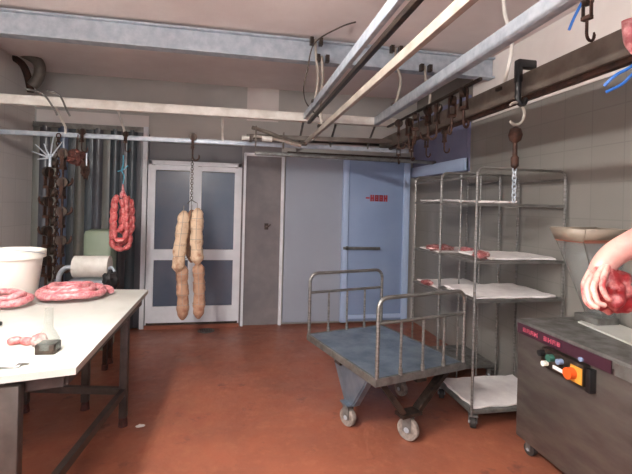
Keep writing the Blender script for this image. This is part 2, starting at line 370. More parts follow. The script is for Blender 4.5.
# hangers clamped to the beam, each carrying a rail
def hanger(label, x, y, z0, z1, bend=.05, m='beige', group='rail hangers'):
    t = thing('rail_hanger', label, 'hanger', (x, y, 0), 0, group)
    MB().box((-.04, -.0, z1 - .02), (.03, .05, .06)).build('clamp', M['darkm'], t); MB().box((.04, 0, z1 - .02), (.03, .05, .06)).build('clamp', M['darkm'], t)
    MB().tube(smoothpath([(-.01, 0, z1), (.0, -.01, z1 - (z1 - z0) * .3), (bend, -.02, z1 - (z1 - z0) * .6), (.0, -.01, z0)]), .012, 8).build('rod', M[m], t)
    MB().box((0, 0, z0), (.06, .05, .02)).build('foot_plate', M['darkm'], t)
    return t
hanger('bent rod hanger dropping from the beam to the leftmost overhead rail', .65, 3.54, 2.44, 2.97, .02)
hanger('straight pale hanger dropping from the beam to the thin beige rail', .71, 3.54, 2.23, 2.83, -.01)
hanger('bent pale hanger dropping from the beam to the broad galvanised rail', 1.375, 3.54, 2.46, 2.97, .04)
hanger('pale hanger dropping from the beam to the deep brown rail', 1.66, 3.54, 2.36, 2.83, .04)
hanger('white hanger fixed to the ceiling above the deep brown rail, nearer the camera', 1.66, 2.42, 2.32, ZC - .0, .05, 'whitebar')
for i, (x, y, z0, z1, lb) in enumerate([(.66, 4.45, 2.19, 2.37, 'short dark drop post joining the white crossbar to the thin pale rail, under the leftmost overhead rail'),
        (.95, 4.45, 2.19, 2.41, ''), (1.40, 4.2, 2.26, 2.36, ''), (-.16, 4.45, 2.19, 2.38, ''), (-1.06, 4.45, 2.19, 2.38, '')]):
    pass
def drop(label, x, z0, z1, m):
    t = MB().tube([(x, 4.13, z1), (x, 4.2, z1 - .02), (x, 4.43, z0 + .06), (x, 4.44, z0)], .012, 6)
    tag(t.build('drop_bracket', M[m]), label, 'bracket', 'brackets between crossbar and hanging rail')
drop('white drop bracket above the strip curtain, beside the hanging hooks', -1.62, 2.18, 2.40, 'whitebar')
drop('white drop bracket above the left edge of the glass door', -1.09, 2.18, 2.40, 'whitebar')
drop('white drop bracket above the right leaf of the glass door', -.14, 2.18, 2.40, 'whitebar')
drop('dark drop bracket at the far end of the leftmost overhead rail', .66, 2.18, 2.42, 'galvd')
drop('dark drop bracket between the leftmost and the broad overhead rails', 1.0, 2.18, 2.42, 'galvd')
drop('dark drop bracket at the far end of the broad overhead rail', 1.42, 2.18, 2.42, 'galvd')
# rail switch above the panel between the doors
t = thing('rail_switch', 'tan and brown rail switch with curved bars above the grey panel', 'rail switch', (.35, 4.30, 2.2))
MB().tube(smoothpath([(-.2, 0, .12), (0, -.03, .06), (.2, -.05, -.02), (.36, 0, -.02)]), .02, 8).build('curved_bar', M['brownbar'], t)
MB().tube(smoothpath([(-.18, -.03, .03), (.05, -.06, .0), (.3, -.05, -.05)]), .016, 8).build('curved_bar', M['beige'], t)
MB().box((-.16, -.02, .02), (.012, .06, .22)).box((.12, -.02, .0), (.012, .06, .16)).build('side_plate', M['brownbar'], t)
MB().cyl((-.1, -.07, .0), (.0, -.07, .0), .028, 12).build('roller', M['whitebar'], t)
MB().cyl((-.3, -.05, -.0), (-.2, -.05, -.0), .022, 12).build('roller', M['whitebar'], t)
MB().box((-.21, -.05, .0), (.03, .06, .07)).build('stop_block', M['darkm'], t)

# meat hooks -------------------------------------------------------
def roller_hook(m='rust'):
    t = thing('roller_hook', '-', 'hook', (0, 0, 0))
    MB().cyl((0, -.014, 0), (0, .014, 0), .035, 16).build('wheel', M['darkm'], t)
    MB().box((0, -.022, -.04), (.022, .006, .12)).box((0, .022, -.04), (.022, .006, .12)).box((0, 0, -.1), (.03, .05, .02)).build('bracket', M[m], t)
    MB().tube([(0, 0, -.10), (0, 0, -.18)] + [(.03 - .03 * math.cos(a), 0, -.18 - .035 * math.sin(a) * 1.0) for a in [i * PI * 1.15 / 8 for i in range(1, 9)]], [.008] * 9 + [.004], 8).build('hook', M[m], t)
    return t
rh = roller_hook(); used = [False]
def put_hook(x, y, z, rz, label, group, s=1):
    o = rh if not used[0] else copy_tree(rh); used[0] = True
    o.location = (x, y, z); o.rotation_euler = (0, 0, rz); o.scale = (s, s, s)
    o['label'] = label; o['group'] = group; return o
ORD = ['nearest to the camera', 'second from the camera', 'third from the camera', 'fourth from the camera', 'fifth from the camera', 'sixth from the camera', 'farthest from the camera']
TOP = ['topmost', 'second from the top', 'third from the top', 'fourth from the top', 'fifth from the top', 'sixth from the top', 'middle one', 'sixth from the bottom', 'fifth from the bottom', 'fourth from the bottom', 'third from the bottom', 'second from the bottom', 'lowest']
G1 = 'roller hooks on the overhead rails'
put_hook(-.435, 4.42, 2.21, 0, 'dark roller hook the dried salami hang from', G1, 1.1)
put_hook(-1.075, 4.42, 2.20, .6, 'rusty roller hook the red sausages hang from', G1, .8)
put_hook(-1.47, 4.42, 2.20, .6, 'rusty roller hook on the thin rail, between the sausages and the spiked hanger', G1, .9)
# cluster of roller hooks parked between the broad and brown rails
for i in range(7):
    f = i / 6
    put_hook(1.50 + .02 * (i % 2), 2.6 + 1.15 * f, 2.34 - .012 * (i % 3), .5 + i * .9, ORD[i] + ' of the dark roller hooks parked between the broad and brown rails', 'roller hooks parked in a row', 1.1)
for i in range(4):
    put_hook(1.68, 3.2 + .33 * i, 2.18, .3 * i, ['nearest to the camera', 'second from the camera', 'third from the camera', 'farthest from the camera'][i] + ' of the rusty roller hooks under the brown rail', 'roller hooks under the brown rail', .8)
# parking bar for the row of hooks
rail('parking_bar', 'dark bar with a row of roller hooks between the broad and brown rails', (1.50, 2.4, 2.37), (1.52, 4.1, 2.37), .02, .02, M['darkm'])
# big dark hook, ring, rusty swivel, chain
HX, HY = 1.60, 2.18
t = thing('hoist_hook', 'large black forged hook hanging from the brown rail above the near rack', 'hook', (HX, HY, 0))
MB().box((.045, 0, 2.40), (.12, .05, .05), bev=.01).box((0, 0, 2.35), (.035, .04, .12), bev=.008).build('rail_clamp', M['black'], t)
MB().tube([(0, 0, 2.33), (0, 0, 2.20)] + [(.025 - .025 * math.cos(a), 0, 2.20 - .035 * math.sin(a)) for a in [i * PI * 1.1 / 8 for i in range(1, 9)]], [.02, .018] + [.016] * 7 + [.006], 10).build('hook', M['black'], t)
t = thing('ring_hook', 'pale steel ring hook holding the rusty swivel above the near rack', 'ring', (HX - .01, HY, 0))
MB().tube([(.055 * math.cos(a), 0, 2.11 + .065 * math.sin(a)) for a in [PI * .75 - i * PI * 1.5 / 18 for i in range(19)]], .008, 8).build('ring', M['beige'], t)
t = thing('swivel_hanger', 'rusty swivel with round head on a thin chain over the near rack', 'swivel', (HX - .01, HY, 0))
MB().lathe([(.004, .05), (.03, .035), (.04, 0), (.032, -.03), (.012, -.045), (.014, -.12), (.022, -.13), (.022, -.18), (.004, -.2)], (0, 0, 1.985), 16).build('swivel', M['rust'], t)
def chain(mb, x, y, z1, z0, L=.034, wd=.012, r=.0035):
    n = int((z1 - z0) / (L * .72)); 
    for i in range(n):
        zc = z1 - L / 2 - i * L * .72; ang = (i % 2) * PI / 2; pts = []
        for k in range(12):
            a = 2 * PI * k / 12; u = wd * math.cos(a); v = (L / 2) * math.sin(a)
            pts.append((x + u * math.cos(ang), y + u * math.sin(ang), zc + v))
        mb.tube(pts, r, 5, closed=True)
    return mb
chain(MB(), 0, 0, 1.80, 1.6).build('chain', M['galv'], t)

# blue strings with sausage end at the top right
def strap(label, pts, group):
    return tag(MB().tube(smoothpath(pts), .007, 6).build('blue_string', M['blue']), label, 'string', group)
sp = lambda px, py, Y: tuple(atY(px, py, Y))
strap('blue string hanging from the top edge beside the broad rail', [sp(588, -14, 1.85), sp(582, 2, 1.85), sp(574, 18, 1.86), sp(569, 30, 1.87)], 'blue strings')
strap('blue string tied on the brown rail, upper strand', [sp(650, 50, 1.5), sp(632, 66, 1.5), sp(616, 75, 1.52), sp(604, 86, 1.55)], 'blue strings')
strap('blue string tied on the brown rail, lower strand', [sp(650, 66, 1.5), sp(634, 73, 1.52), sp(622, 84, 1.55), sp(606, 92, 1.58)], 'blue strings')
tag(MB().tube(smoothpath([sp(629, 20, 1.40), sp(630, 32, 1.40), sp(632, 42, 1.40), sp(640, 52, 1.40)]), .026, 12).build('sausage_end', M['sausage']), 'pale pink sausage lying over the rail at the top right corner', 'sausage')
put_hook(1.62, 1.72, 2.56, .2, 'rusty hook at the top edge, beside the upper blue string', G1, .9)

# ------------------------------------------------------------------ hanging sausages, salami
t = thing('red_sausage_string', 'bunch of red sausage links tied in loops, hanging before the strip curtain', 'sausages', (-1.085, 4.40, -.03))
def links(mb, path, r, pitch=.085, seg=10, pinch=.45):
    P = [Vector(p) for p in path]; d = [0]
    for i in range(1, len(P)): d.append(d[-1] + (P[i] - P[i - 1]).length)
    T = d[-1]; n = int(T / .008); pts = []; rs = []; j = 0
    for i in range(n + 1):
        s = T * i / n
        while j < len(P) - 2 and d[j + 1] < s: j += 1
        k = (s - d[j]) / max(d[j + 1] - d[j], 1e-6); pts.append(P[j].lerp(P[j + 1], k))
        ph = (s % pitch) / pitch; q = abs(math.sin(PI * ph)) ** .45
        rs.append(r * (pinch + (1 - pinch) * q))
    mb.tube(pts, rs, seg); return mb
mb = MB()
for x0, x1, zt, zb, y in ((-.075, .07, 1.60, 1.10, 0), (-.045, .05, 1.62, 1.19, -.055), (-.07, .015, 1.58, 1.28, -.03), (.0, .085, 1.58, 1.24, .02), (-.09, .03, 1.56, 1.14, .05)):
    cx = (x0 + x1) / 2; hw = (x1 - x0) / 2
    p = [(cx - hw * .7, y, zt + .01), (x0, y, zt - .06), (x0 - .01, y, zb + .1)] + [(cx - hw * 1.1 * math.cos(a), y, zb + .06 - .06 * math.sin(a)) for a in [i * PI / 8 for i in range(9)]] + [(x1 + .01, y, zb + .1), (x1, y, zt - .06), (cx + hw * .6, y, zt + .01)]
    links(mb, smoothpath(p, 4), .027)
mb.build('sausage_links', M['sausred'], t)
MB().tube(smoothpath([(0, 0, 1.60), (.005, 0, 1.66), (0, 0, 1.74)]), [.03] * 6 + [.02, .015, .012, .01, .008, .006, .006], 8).build('casing_tail', M['sausage'], t)
MB().tube(smoothpath([(0, 0, 1.73), (.01, 0, 1.82), (-.012, 0, 1.87), (.0, 0, 1.93), (.0, 0, 2.02)]), .006, 6).tube(smoothpath([(-.05, 0, 1.86), (0, 0, 1.88), (.045, 0, 1.92)]), .006, 6).build('blue_string', M['bluel'], t)

def salami(label, x, y, z1, z0, r, tilt=0, seed=0, m='salami'):
    Lh = z1 - z0; n = 22; pts = []; rs = []
    for i in range(n + 1):
        f = i / n; pts.append((tilt * (f - .0) * Lh + .006 * math.sin(f * 5 + seed), .005 * math.cos(f * 4 + seed), -f * Lh))
        e = min(1, math.sin(PI * min(f, 1 - f) * 8 / 2) if min(f, 1 - f) < .125 else 1)
        rs.append(r * (.25 + .75 * e) * (1 + .07 * math.sin(f * 21 + seed) + .05 * math.sin(f * 47 + seed * 2)))
    t = thing('dried_salami', label, 'salami', (x, y, z1), 0, 'dried salami hanging in a bundle')
    MB().tube(pts, rs, 14).build('casing', M[m], t)
    s = MB()
    for i in (4, 8, 12, 16):
        p = Vector(pts[i]); rr = rs[i] * 1.03
        s.tube([(p.x + rr * math.cos(a), p.y + rr * math.sin(a), p.z) for a in [2 * PI * k / 14 for k in range(14)]], .0022, 5, closed=True)
    s.tube([(0, 0, .05)] + [(pts[i][0], pts[i][1] - rs[i] * 1.03, pts[i][2]) for i in range(1, 17)], .0024, 6)
    s.build('twine', M['beige'], t)
    return t
salami('long pale salami at the upper left of the hanging bundle, leaning out', -.50, 4.36, 1.46, .84, .062, -.06, 1)
salami('pale salami at the upper right of the hanging bundle', -.37, 4.36, 1.49, .92, .062, .02, 2)
salami('pinkish salami behind the middle of the hanging bundle', -.435, 4.52, 1.47, .92, .05, .0, 3, 'salamid')
salami('salami at the lower left of the hanging bundle', -.50, 4.40, .93, .36, .058, .01, 4, 'salamid')
salami('salami at the lower right of the hanging bundle', -.345, 4.40, .94, .37, .058, .02, 5, 'salamid')
mb = chain(MB(), -.435, 4.42, 2.0, 1.56)
mb.tube([(-.435, 4.42, 1.57), (-.47, 4.38, 1.53)], .004, 6).tube([(-.435, 4.42, 1.57), (-.38, 4.38, 1.54)], .004, 6).tube([(-.435, 4.42, 1.57), (-.436, 4.43, 1.0), (-.50, 4.40, .96)], .003, 6).tube([(-.436, 4.43, 1.0), (-.345, 4.40, .97)], .003, 6)
mb
tag(mb.build('hanging_chain', M['darkm']), 'dark chain from which the dried salami bundle hangs', 'chain')

# left cluster: chain with rusty hooks, spiked hanger, dark bundle
tag(chain(MB(), -1.66, 4.38, 2.17, .75, .05, .018, .006).build('hanging_chain', M['rust']), 'rusty chain loaded with hooks, left before the strip curtain', 'chain')
for i in range(13):
    z = 1.98 - i * .092; a = i * 2.1
    put_hook(-1.66 + .05 * math.cos(a) - .02 * (i % 3), 4.37 + .04 * math.sin(a), z, a, TOP[i] + ' of the rusty hooks on the loaded chain before the strip curtain', 'rusty hooks on the loaded chain', 1.4)
t = thing('spiked_hanger', 'bright steel hanger of radiating spikes at the top of the hook chain', 'hanger', (-1.72, 4.36, 1.93))
for k, (a, L) in enumerate([(160, .16), (135, .17), (110, .14), (80, .15), (55, .19), (190, .1)]):
    r = math.radians(a); MB().cyl((0, 0, 0), (L * math.cos(r), -.02, L * math.sin(r)), .009, 8, .004).build('spike', M['galv'], t)
MB().cyl((0, 0, .02), (0, 0, -.16), .014, 8).tube([(0, 0, .02), (0, .03, .12), (0, .085, .24)], .006, 6).build('shank', M['galv'], t)
t = thing('hook_bundle', 'dark red bundle of tied hooks hanging beside the spiked hanger', 'hooks', (-1.5, 4.38, 1.95))
MB().blob((0, 0, 0), (.09, .06, .07), 2, .5, 3).build('tied_hooks', M['rustred'], t)
MB().blob((.08, 0, -.09), (.04, .04, .11), 3, .5, 3).build('dark_tail', M['rust'], t)
MB().tube([(0, 0, .05), (0, .03, .22)], .006, 6).build('cord', M['rust'], t)
MB().box((.1, -.03, -.02), (.012, .006, .12)).build('knife_blade', M['galv'], t)
# loose hook rods over the white crossbar at the left
for (x, dx, lb) in ((-1.78, .22, 'longer dark rod lying across the white crossbar, above the hook chain'), (-1.62, .16, 'shorter dark rod lying across the white crossbar, above the hook chain')):
    tag(MB().tube(smoothpath([(x, 4.0, 2.48), (x + dx * .5, 4.05, 2.46), (x + dx, 4.0, 2.33), (x + dx + .03, 4.0, 2.27)]), .009, 6).build('hook_rod', M['galvd']), lb, 'rod')
# stained bracket in the top left corner
t = thing('wall_bracket', 'brown stained bracket with drooping pipe in the top left corner under the beam', 'bracket', (-2.2, 4.9, 0))
P = [atY(2, 52, 4.9), atY(20, 62, 4.9), atY(27, 74, 4.9), atY(31, 92, 4.9)]
MB().tube([tuple(p - Vector((-2.2, 4.9, 0))) for p in smoothpath(P)], .035, 10).build('drooping_pipe', M['rust'], t)
P = [atY(2, 44, 4.9), atY(22, 52, 4.9), atY(38, 62, 4.9), atY(39, 76, 4.9), atY(32, 86, 4.9)]
MB().tube([tuple(p - Vector((-2.2, 4.9, 0))) for p in smoothpath(P)], .055, 10).build('stained_arm', M['brownbar'], t)
tag(MB().tube(smoothpath([(.9, 3.2, ZC - .02), (.8, 3.3, 2.99), (.62, 3.45, 2.9), (.58, 3.55, 2.7), (.56, 3.6, 2.55), (.64, 3.9, 2.5), (.8, 4.1, 2.42)]), .006, 6).build('cable', M['darkm']), 'thin dark cable sagging past the beam beside the leftmost overhead rail', 'cable')

# ------------------------------------------------------------------ white table
t = thing('work_table', 'long white-topped work table on grey steel legs', 'table', (-1.3, 2.6, 0))
T0 = Vector((-1.3, 2.6, 0)); TP = [(-.632, 1.90), (-.655, 3.50), (-1.95, 3.62), (-1.95, 1.60)]
MB().prism([(x + 1.3, y - 2.6) for x, y in TP], .82, .85).build('tabletop', M['table'], t)
IN = [(-.70, 1.97), (-.70, 3.42), (-1.88, 3.53), (-1.88, 1.72)]
mb = MB()
for i in range(4):
    a, b = IN[i], IN[(i + 1) % 4]; mb.bar((a[0] + 1.3, a[1] - 2.6, .785), (b[0] + 1.3, b[1] - 2.6, .785), .03, .07)
mb.build('apron', M['tleg'], t)
for (x, y, hh) in ((-.72, 3.08, 0), (-.86, 1.88, 0), (-1.46, 3.38, 0), (-1.84, 1.78, 0), (-1.05, 3.36, 0)):
    lg = MB().box((x + 1.3, y - 2.6, .43), (.05 if y > 1.9 else .07, .05, .74), bev=.004).build('leg', M['tleg'], t)
    MB().cyl((x + 1.3, y - 2.6, .0), (x + 1.3, y - 2.6, .06), .032, 12, .026).build('foot_cap', M['rustred'], lg)
MB().bar((-.72 + 1.3, 3.08 - 2.6, .24), (-1.84 + 1.3, 3.3 - 2.6, .24), .035, .045).build('stretcher', M['tleg'], t)
MB().bar((-.72 + 1.3, 3.08 - 2.6, .24), (-.82 + 1.3, 1.88 - 2.6, .24), .035, .045).build('stretcher', M['tleg'], t)

# bucket
t = thing('white_bucket', 'tall white plastic bucket with rolled rim on the far left of the table', 'bucket', (-1.545, 3.34, .85))
MB().lathe([(.15, 0), (.155, .01), (.185, .27), (.187, .275), (.205, .275), (.207, .325), (.19, .33), (.182, .32), (.135, .02), (.01, .015)], (0, 0, 0), 36).build('bucket_body', M['wplas'], t)
MB().tube([(.209 * math.cos(a), .209 * math.sin(a), .30 - .05 * math.sin(a)) for a in [PI + i * PI / 14 for i in range(15)]], .003, 6).build('handle', M['galv'], t)
# coils
def coil(label, cx, cy, rx, ry, turns, r, lift=.0, seed=0):
    t = thing('sausage_coil', label, 'sausage', (cx, cy, .85), 0, 'sausage coils at the back of the table')
    pts = []; n = int(turns * 28)
    for i in range(n + 1):
        f = i / n; a = 2 * PI * turns * f + seed; s = 1 - .62 * f
        pts.append((rx * s * math.cos(a) + .012 * math.sin(a * 2.3 + seed), ry * s * math.sin(a) + .01 * math.cos(a * 1.7), r + lift * f + .01 * math.sin(a * 1.5 + seed) ** 2))
    links(MB(), pts, r, .14, 12, .75).build('coiled_sausage', M['sausage'], t); return t
coil('broad pink sausage coil lying at the back of the table, right of the bucket', -1.115, 3.24, .24, .21, 3.0, .026, .06, .3)
coil('smaller pink sausage coil at the left edge of the table before the bucket', -1.43, 3.03, .18, .13, 2.2, .025, .05, 2.0)
# three small sausages & acrylic holder
c0 = atZ(27, 345, .85)
mb = MB(); links(mb, smoothpath([(-.085, .0, .018), (-.045, .015, .02), (0, .0, .018), (.035, .01, .02), (.07, -.0, .024)], 5), .0195, .06)
t = thing('small_sausage_string', 'short string of small red sausages beside the clear block on the table', 'sausages', (c0.x, c0.y, .85))
mb.build('small_links', M['sausred'], t)
MB().blob((.06, -.02, .03), (.036, .03, .03), 4, .3).build('minced_end', M['meatd'], t)
c0 = atZ(48, 352, .85)
t = thing('clear_dispenser', 'clear upright plastic dispenser with dark base standing on the table', 'dispenser', (c0.x, c0.y, .85))
t.scale = (1.35, 1.35, 1.25)
MB().box((0, 0, .018), (.06, .06, .036), bev=.004).build('dark_base', M['darkm'], t)
MB().lathe([(.034, .016), (.033, .05), (.022, .075), (.014, .09), (.013, .16), (.012, .16)], (0, 0, 0), 18).build('clear_body', M['acr'], t)
c0 = atZ(6, 366, .85)
tag(MB().blob((0, 0, .012), (.07, .04, .014), 5, .5, 2).build('crumpled_paper', M['paper'], origin=None), 'crumpled white paper at the near left edge of the table', 'paper').location = (c0.x, c0.y, .852)
c0 = atZ(0, 326, .85)
t = thing('knife', 'black-handled knife lying at the left edge of the table', 'knife', (c0.x, c0.y, .852), .3)
MB().box((-.04, 0, .012), (.10, .026, .02), bev=.006).build('handle', M['black'], t)
MB().prism([(-.09, -.014), (-.26, -.012), (-.28, .004), (-.26, .014), (-.09, .014)], .006, .009).build('blade', M['stain'], t)

# stuffer / equipment behind the table
t = thing('sausage_filler', 'pale rounded metal sausage filler on a stand behind the table', 'filler', (-1.3, 4.2, 0))
MB().cyl((-.13, 0, .93), (.17, 0, .93), .1, 24).build('drum', M['whitebar'], t)
MB().tube(smoothpath([(-.1, 0, .92), (-.2, -.01, .92), (-.25, -.01, .86), (-.26, -.01, .78)]), .022, 10).build('nozzle', M['galv'], t)
MB().box((.02, 0, .80), (.34, .2, .03)).build('tray', M['galv'], t)
for sx in (-1, 1):
    for s2 in (-1, 1): 
        lg = MB().box((.02 + sx * .15, s2 * .08, .42), (.035, .035, .74)).build('leg', M['rust'] if sx > 0 else M['tleg'], t)
        MB().cyl((.02 + sx * .15, s2 * .08, 0), (.02 + sx * .15, s2 * .08, .05), .028, 10).build('foot_cap', M['rustred'], lg)
MB().blob((.2, -.08, .80), (.07, .05, .11), 6, .4).build('dark_motor', M['black'], t)
MB().tube(smoothpath([(.16, -.05, .9), (.2, -.05, .93), (.235, -.05, .85), (.23, -.05, .72)]), .012, 8).build('crank', M['galv'], t)
tag(MB().box((-1.365, 4.72, .62), (.28, .24, 1.24), bev=.05).build('pale_green_bin', M['green']), 'pale green upright plastic bin behind the sausage filler', 'bin')

# ------------------------------------------------------------------ platform trolley
cen = Vector((1.118, 3.08, 0)); rz = math.radians(-12.5 + 180 + 180)
t = thing('platform_trolley', 'low steel platform trolley with a tubular rail at each end', 'trolley', cen, math.radians(15.5))
W2, L2, ZP = .37, .495, .468
MB().box((0, 0, ZP - .008), (2 * W2, 2 * L2, .016)).build('platform', M['plat'], t)
MB().box((0, -L2, ZP - .022), (2 * W2 + .02, .02, .05)).box((0, L2, ZP - .022), (2 * W2 + .02, .02, .05)).box((-W2, 0, ZP - .022), (.02, 2 * L2, .05)).box((W2, 0, ZP - .022), (.02, 2 * L2, .05)).build('platform_edge', M['galvd'], t)
MB().bar((0, -L2, ZP - .05), (0, L2, ZP - .05), .08, .05).bar((-W2, 0, ZP - .05), (W2, 0, ZP - .05), .08, .05).build('underframe', M['darkm'], t)
for sy, nm in ((-1, 'near'), (1, 'far')):
    y = sy * (L2 - .0); top = .975; q = .07; x = W2 - .005; p = [(-x, y, ZP), (-x, y, top - q)]
    p += [(-x + q - q * math.cos(a), y, top - q + q * math.sin(a)) for a in [i * PI / 2 / 6 for i in range(1, 7)]]
    p += [(x - q + q * math.sin(a), y, top - q + q * math.cos(a)) for a in [i * PI / 2 / 6 for i in range(0, 7)]] + [(x, y, ZP)]
    er = MB().tube(p, .0135, 10).build('end_rail', M['stain'], t)
    MB().cyl((-x, y, .815), (x, y, .815), .011, 10).build('cross_tube', M['stain'], er)
    for k in (-1, 0, 1):
        MB().cyl((k * x * .5, y, ZP), (k * x * .5, y, .815), .009, 8).cyl((k * x * .5, y, ZP), (k * x * .5, y, ZP + .04), .014, 8).build('upright_rod', M['stain'], er)
def caster(parent, x, y, r, m, ang=0, h=.12, plate=None):
    c = bpy.data.objects.new('caster', None); C.objects.link(c); c.parent = parent; c.location = (x, y, 0); c.rotation_euler = (0, 0, ang); c.empty_display_size = .02
    prof = [(r * .5, -.019), (r * .95, -.019), (r, -.012), (r, .012), (r * .95, .019), (r * .5, .019)]
    MB().lathe(prof, (0, 0, r), 24, Matrix.Rotation(PI / 2, 3, 'Y')).build('wheel', M[m], c)
    MB().cyl((-.03, 0, r), (.03, 0, r), r * .25, 12).build('axle', M['galv'], c)
    MB().box((-.027, 0, r + r * .55), (.004, r * .8, r * 1.5)).box((.027, 0, r + r * .55), (.004, r * .8, r * 1.5)).box((0, 0, r * 2.3), (.06, .07, .01)).build('fork', M['galvd'], c)
    return c
# tapered support brackets in a diamond layout, each carrying a caster
def support(kind, x, y, ztop, zbot, wtop, wbot, along):
    poly = [(-wtop, ztop), (wtop, ztop), (wbot, zbot), (-wbot, zbot)]
    f = (lambda a, b, c: (x + c, y + a, b)) if along == 'y' else (lambda a, b, c: (x + a, y + c, b))
    mb = MB(); mb.prism(poly, -.004, .004, f)
    if along == 'y': mb.box((x, y, zbot), (.08, 2 * wbot, .01)).bar((x + .03, y - wtop, ztop), (x + .03, y - wbot, zbot), .05, .02).bar((x + .03, y + wtop, ztop), (x + .03, y + wbot, zbot), .05, .02)
    else: mb.box((x, y, zbot), (2 * wbot, .08, .01)).bar((x - wtop, y + .03, ztop), (x - wbot, y + .03, zbot), .05, .02).bar((x + wtop, y + .03, ztop), (x + wbot, y + .03, zbot), .05, .02)
    return mb.build('wheel_support', M['plat'] if along == 'y' else M['darkm'], t)
support('s', -.345, -.13, ZP - .04, .16, .24, .05, 'y'); caster(t, -.345, -.13, .065, 'wheelg', .3)
support('s', .30, .1, ZP - .04, .15, .22, .04, 'y'); caster(t, .30, .1, .06, 'wheelg', .1)
mb = MB()   # near end: V of two arms meeting over the caster
for sx in (-1, 1): mb.bar((sx * .30, -.42, ZP - .04), (sx * .06 - .06, -.45, .19), .06, .035)
mb.box((-.07, -.45, .18), (.16, .09, .02)); mb.build('wheel_support', M['darkm'], t); caster(t, -.07, -.45, .075, 'wheelg', .45)
mb = MB()
for sx in (-1, 1): mb.bar((sx * .30, .40, ZP - .04), (sx * .05, .42, .19), .05, .03)
mb.box((0, .42, .18), (.16, .09, .02)); mb.build('wheel_support', M['darkm'], t); caster(t, 0, .42, .075, 'wheelg', .1)

# ------------------------------------------------------------------ racks
def rack(name, label, x0, x1, y0, y1, ztop, shelves, nback=3, base=True, group='tubular shelf racks'):
    t = thing(name, label, 'rack', ((x0 + x1) / 2, (y0 + y1) / 2, 0), 0, group); hx, hy = (x1 - x0) / 2, (y1 - y0) / 2; r = .0095; q = .05
    for sy in (-1, 1):
        y = sy * hy; p = [(-hx, y, .1), (-hx, y, ztop - q)] + [(-hx + q - q * math.cos(a), y, ztop - q + q * math.sin(a)) for a in [i * PI / 8 for i in range(1, 5)]]
        p += [(hx - q + q * math.sin(a), y, ztop - q + q * math.cos(a)) for a in [i * PI / 8 for i in range(5)]] + [(hx, y, .1)]
        MB().tube(p, r, 8).build('end_frame', M['stain'], t)
    for sx in (-1, 1): MB().cyl((sx * hx, -hy, ztop - .06), (sx * hx, hy, ztop - .06), r * .8, 8).build('top_tie', M['stain'], t)
    for k in range(nback):
        xx = -hx + 2 * hx * (k + 1) / (nback + 1); MB().cyl((xx, hy, .12), (xx, hy, ztop), .006, 6).build('back_rod', M['stain'], t)
    for z in shelves:
        s = MB().box((0, -hy, z), (2 * hx, .014, .02)).box((0, hy, z), (2 * hx, .014, .02)).box((-hx, 0, z), (.014, 2 * hy, .02)).box((hx, 0, z), (.014, 2 * hy, .02))
        for k in range(1, 12): s.bar((-hx + 2 * hx * k / 12, -hy, z), (-hx + 2 * hx * k / 12, hy, z), .005, .005)
        s.build('wire_shelf', M['stain'], t)
    MB().box((0, 0, .12), (2 * hx, 2 * hy, .03), bev=.004).build('base_tray', M['galvd'], t)
    for sx in (-1, 1):
        for sy in (-1, 1): caster(t, sx * (hx - .03), sy * (hy - .03), .04, 'rubber', .4 * sx)
    return t
NX0, NX1, NY0, NY1 = 1.665, 2.375, 2.68, 3.2
rack('shelf_rack', 'near steel shelf rack beside the grey machine, sheets of white paper on it', NX0, NX1, NY0, NY1, 1.84, [1.585, 1.175, .90])
rack('shelf_rack', 'far steel shelf rack by the blue cold-room door, behind the near rack', 1.80, 2.375, 3.45, 4.0, 1.86, [1.60, 1.13, .80], nback=1)
def sheet(label, x0, x1, y0, y1, z, group, seed=0, m='paper', skew=0):
    nx, ny = 10, 7; mb = MB(); V = []
    rr = random.Random(seed)
    for k in range(2):
        V.append([[mb.bm.verts.new((x0 + (x1 - x0) * i / nx + skew * j / ny + rr.uniform(-.01, .01), y0 + (y1 - y0) * j / ny + rr.uniform(-.01, .01), z + (.003 if k == 0 else .012) + rr.uniform(0, .008) * k)) for i in range(nx + 1)] for j in range(ny + 1)])
    for k in range(2):
        for j in range(ny):
            for i in range(nx): mb.bm.faces.new((V[k][j][i], V[k][j][i + 1], V[k][j + 1][i + 1], V[k][j + 1][i]))
    for i in range(nx):
        mb.bm.faces.new((V[0][0][i], V[0][0][i + 1], V[1][0][i + 1], V[1][0][i])); mb.bm.faces.new((V[0][ny][i], V[0][ny][i + 1], V[1][ny][i + 1], V[1][ny][i]))
    for j in range(ny):
        mb.bm.faces.new((V[0][j][0], V[0][j + 1][0], V[1][j + 1][0], V[1][j][0])); mb.bm.faces.new((V[0][j][nx], V[0][j + 1][nx], V[1][j + 1][nx], V[1][j][nx]))
    return tag(mb.build('paper_sheet', M[m]), label, 'paper', group)
GP = 'paper sheets on the racks'
sheet('crumpled paper heap on the top shelf of the near rack', 1.83, 2.02, 2.74, 2.98, 1.597, GP, 1)
sheet('white paper sheet on the middle shelf of the near rack', 1.80, 2.33, 2.70, 3.15, 1.187, GP, 2)
sheet('white paper sheet on the third shelf of the near rack', 1.69, 2.33, 2.69, 3.17, .912, GP, 3)
sheet('large white sheet on the base tray of the near rack', 1.69, 2.35, 2.70, 3.18, .136, GP, 4)
sheet('pale paper on the top shelf of the far rack', 1.83, 2.34, 3.48, 3.95, 1.612, GP, 5)
sheet('white paper on the lowest shelf of the far rack', 1.83, 2.34, 3.47, 3.97, .812, GP, 6)
sheet('pale paper under the meat on the middle shelf of the far rack', 1.83, 2.34, 3.47, 3.95, 1.142, GP, 7)
def slab(label, px, py, Y, z, d, seed, m='meatd'):
    x = atY(px, py, Y).x
    tag(MB().blob((x, Y, z + d[2] * .8), d, seed, .45, 3).build('meat_piece', M[m]), label, 'meat', 'meat pieces on the racks')
slab('pinkish strip of meat at the left on the middle shelf of the far rack', 439, 253, 3.65, 1.155, (.13, .10, .03), 11)
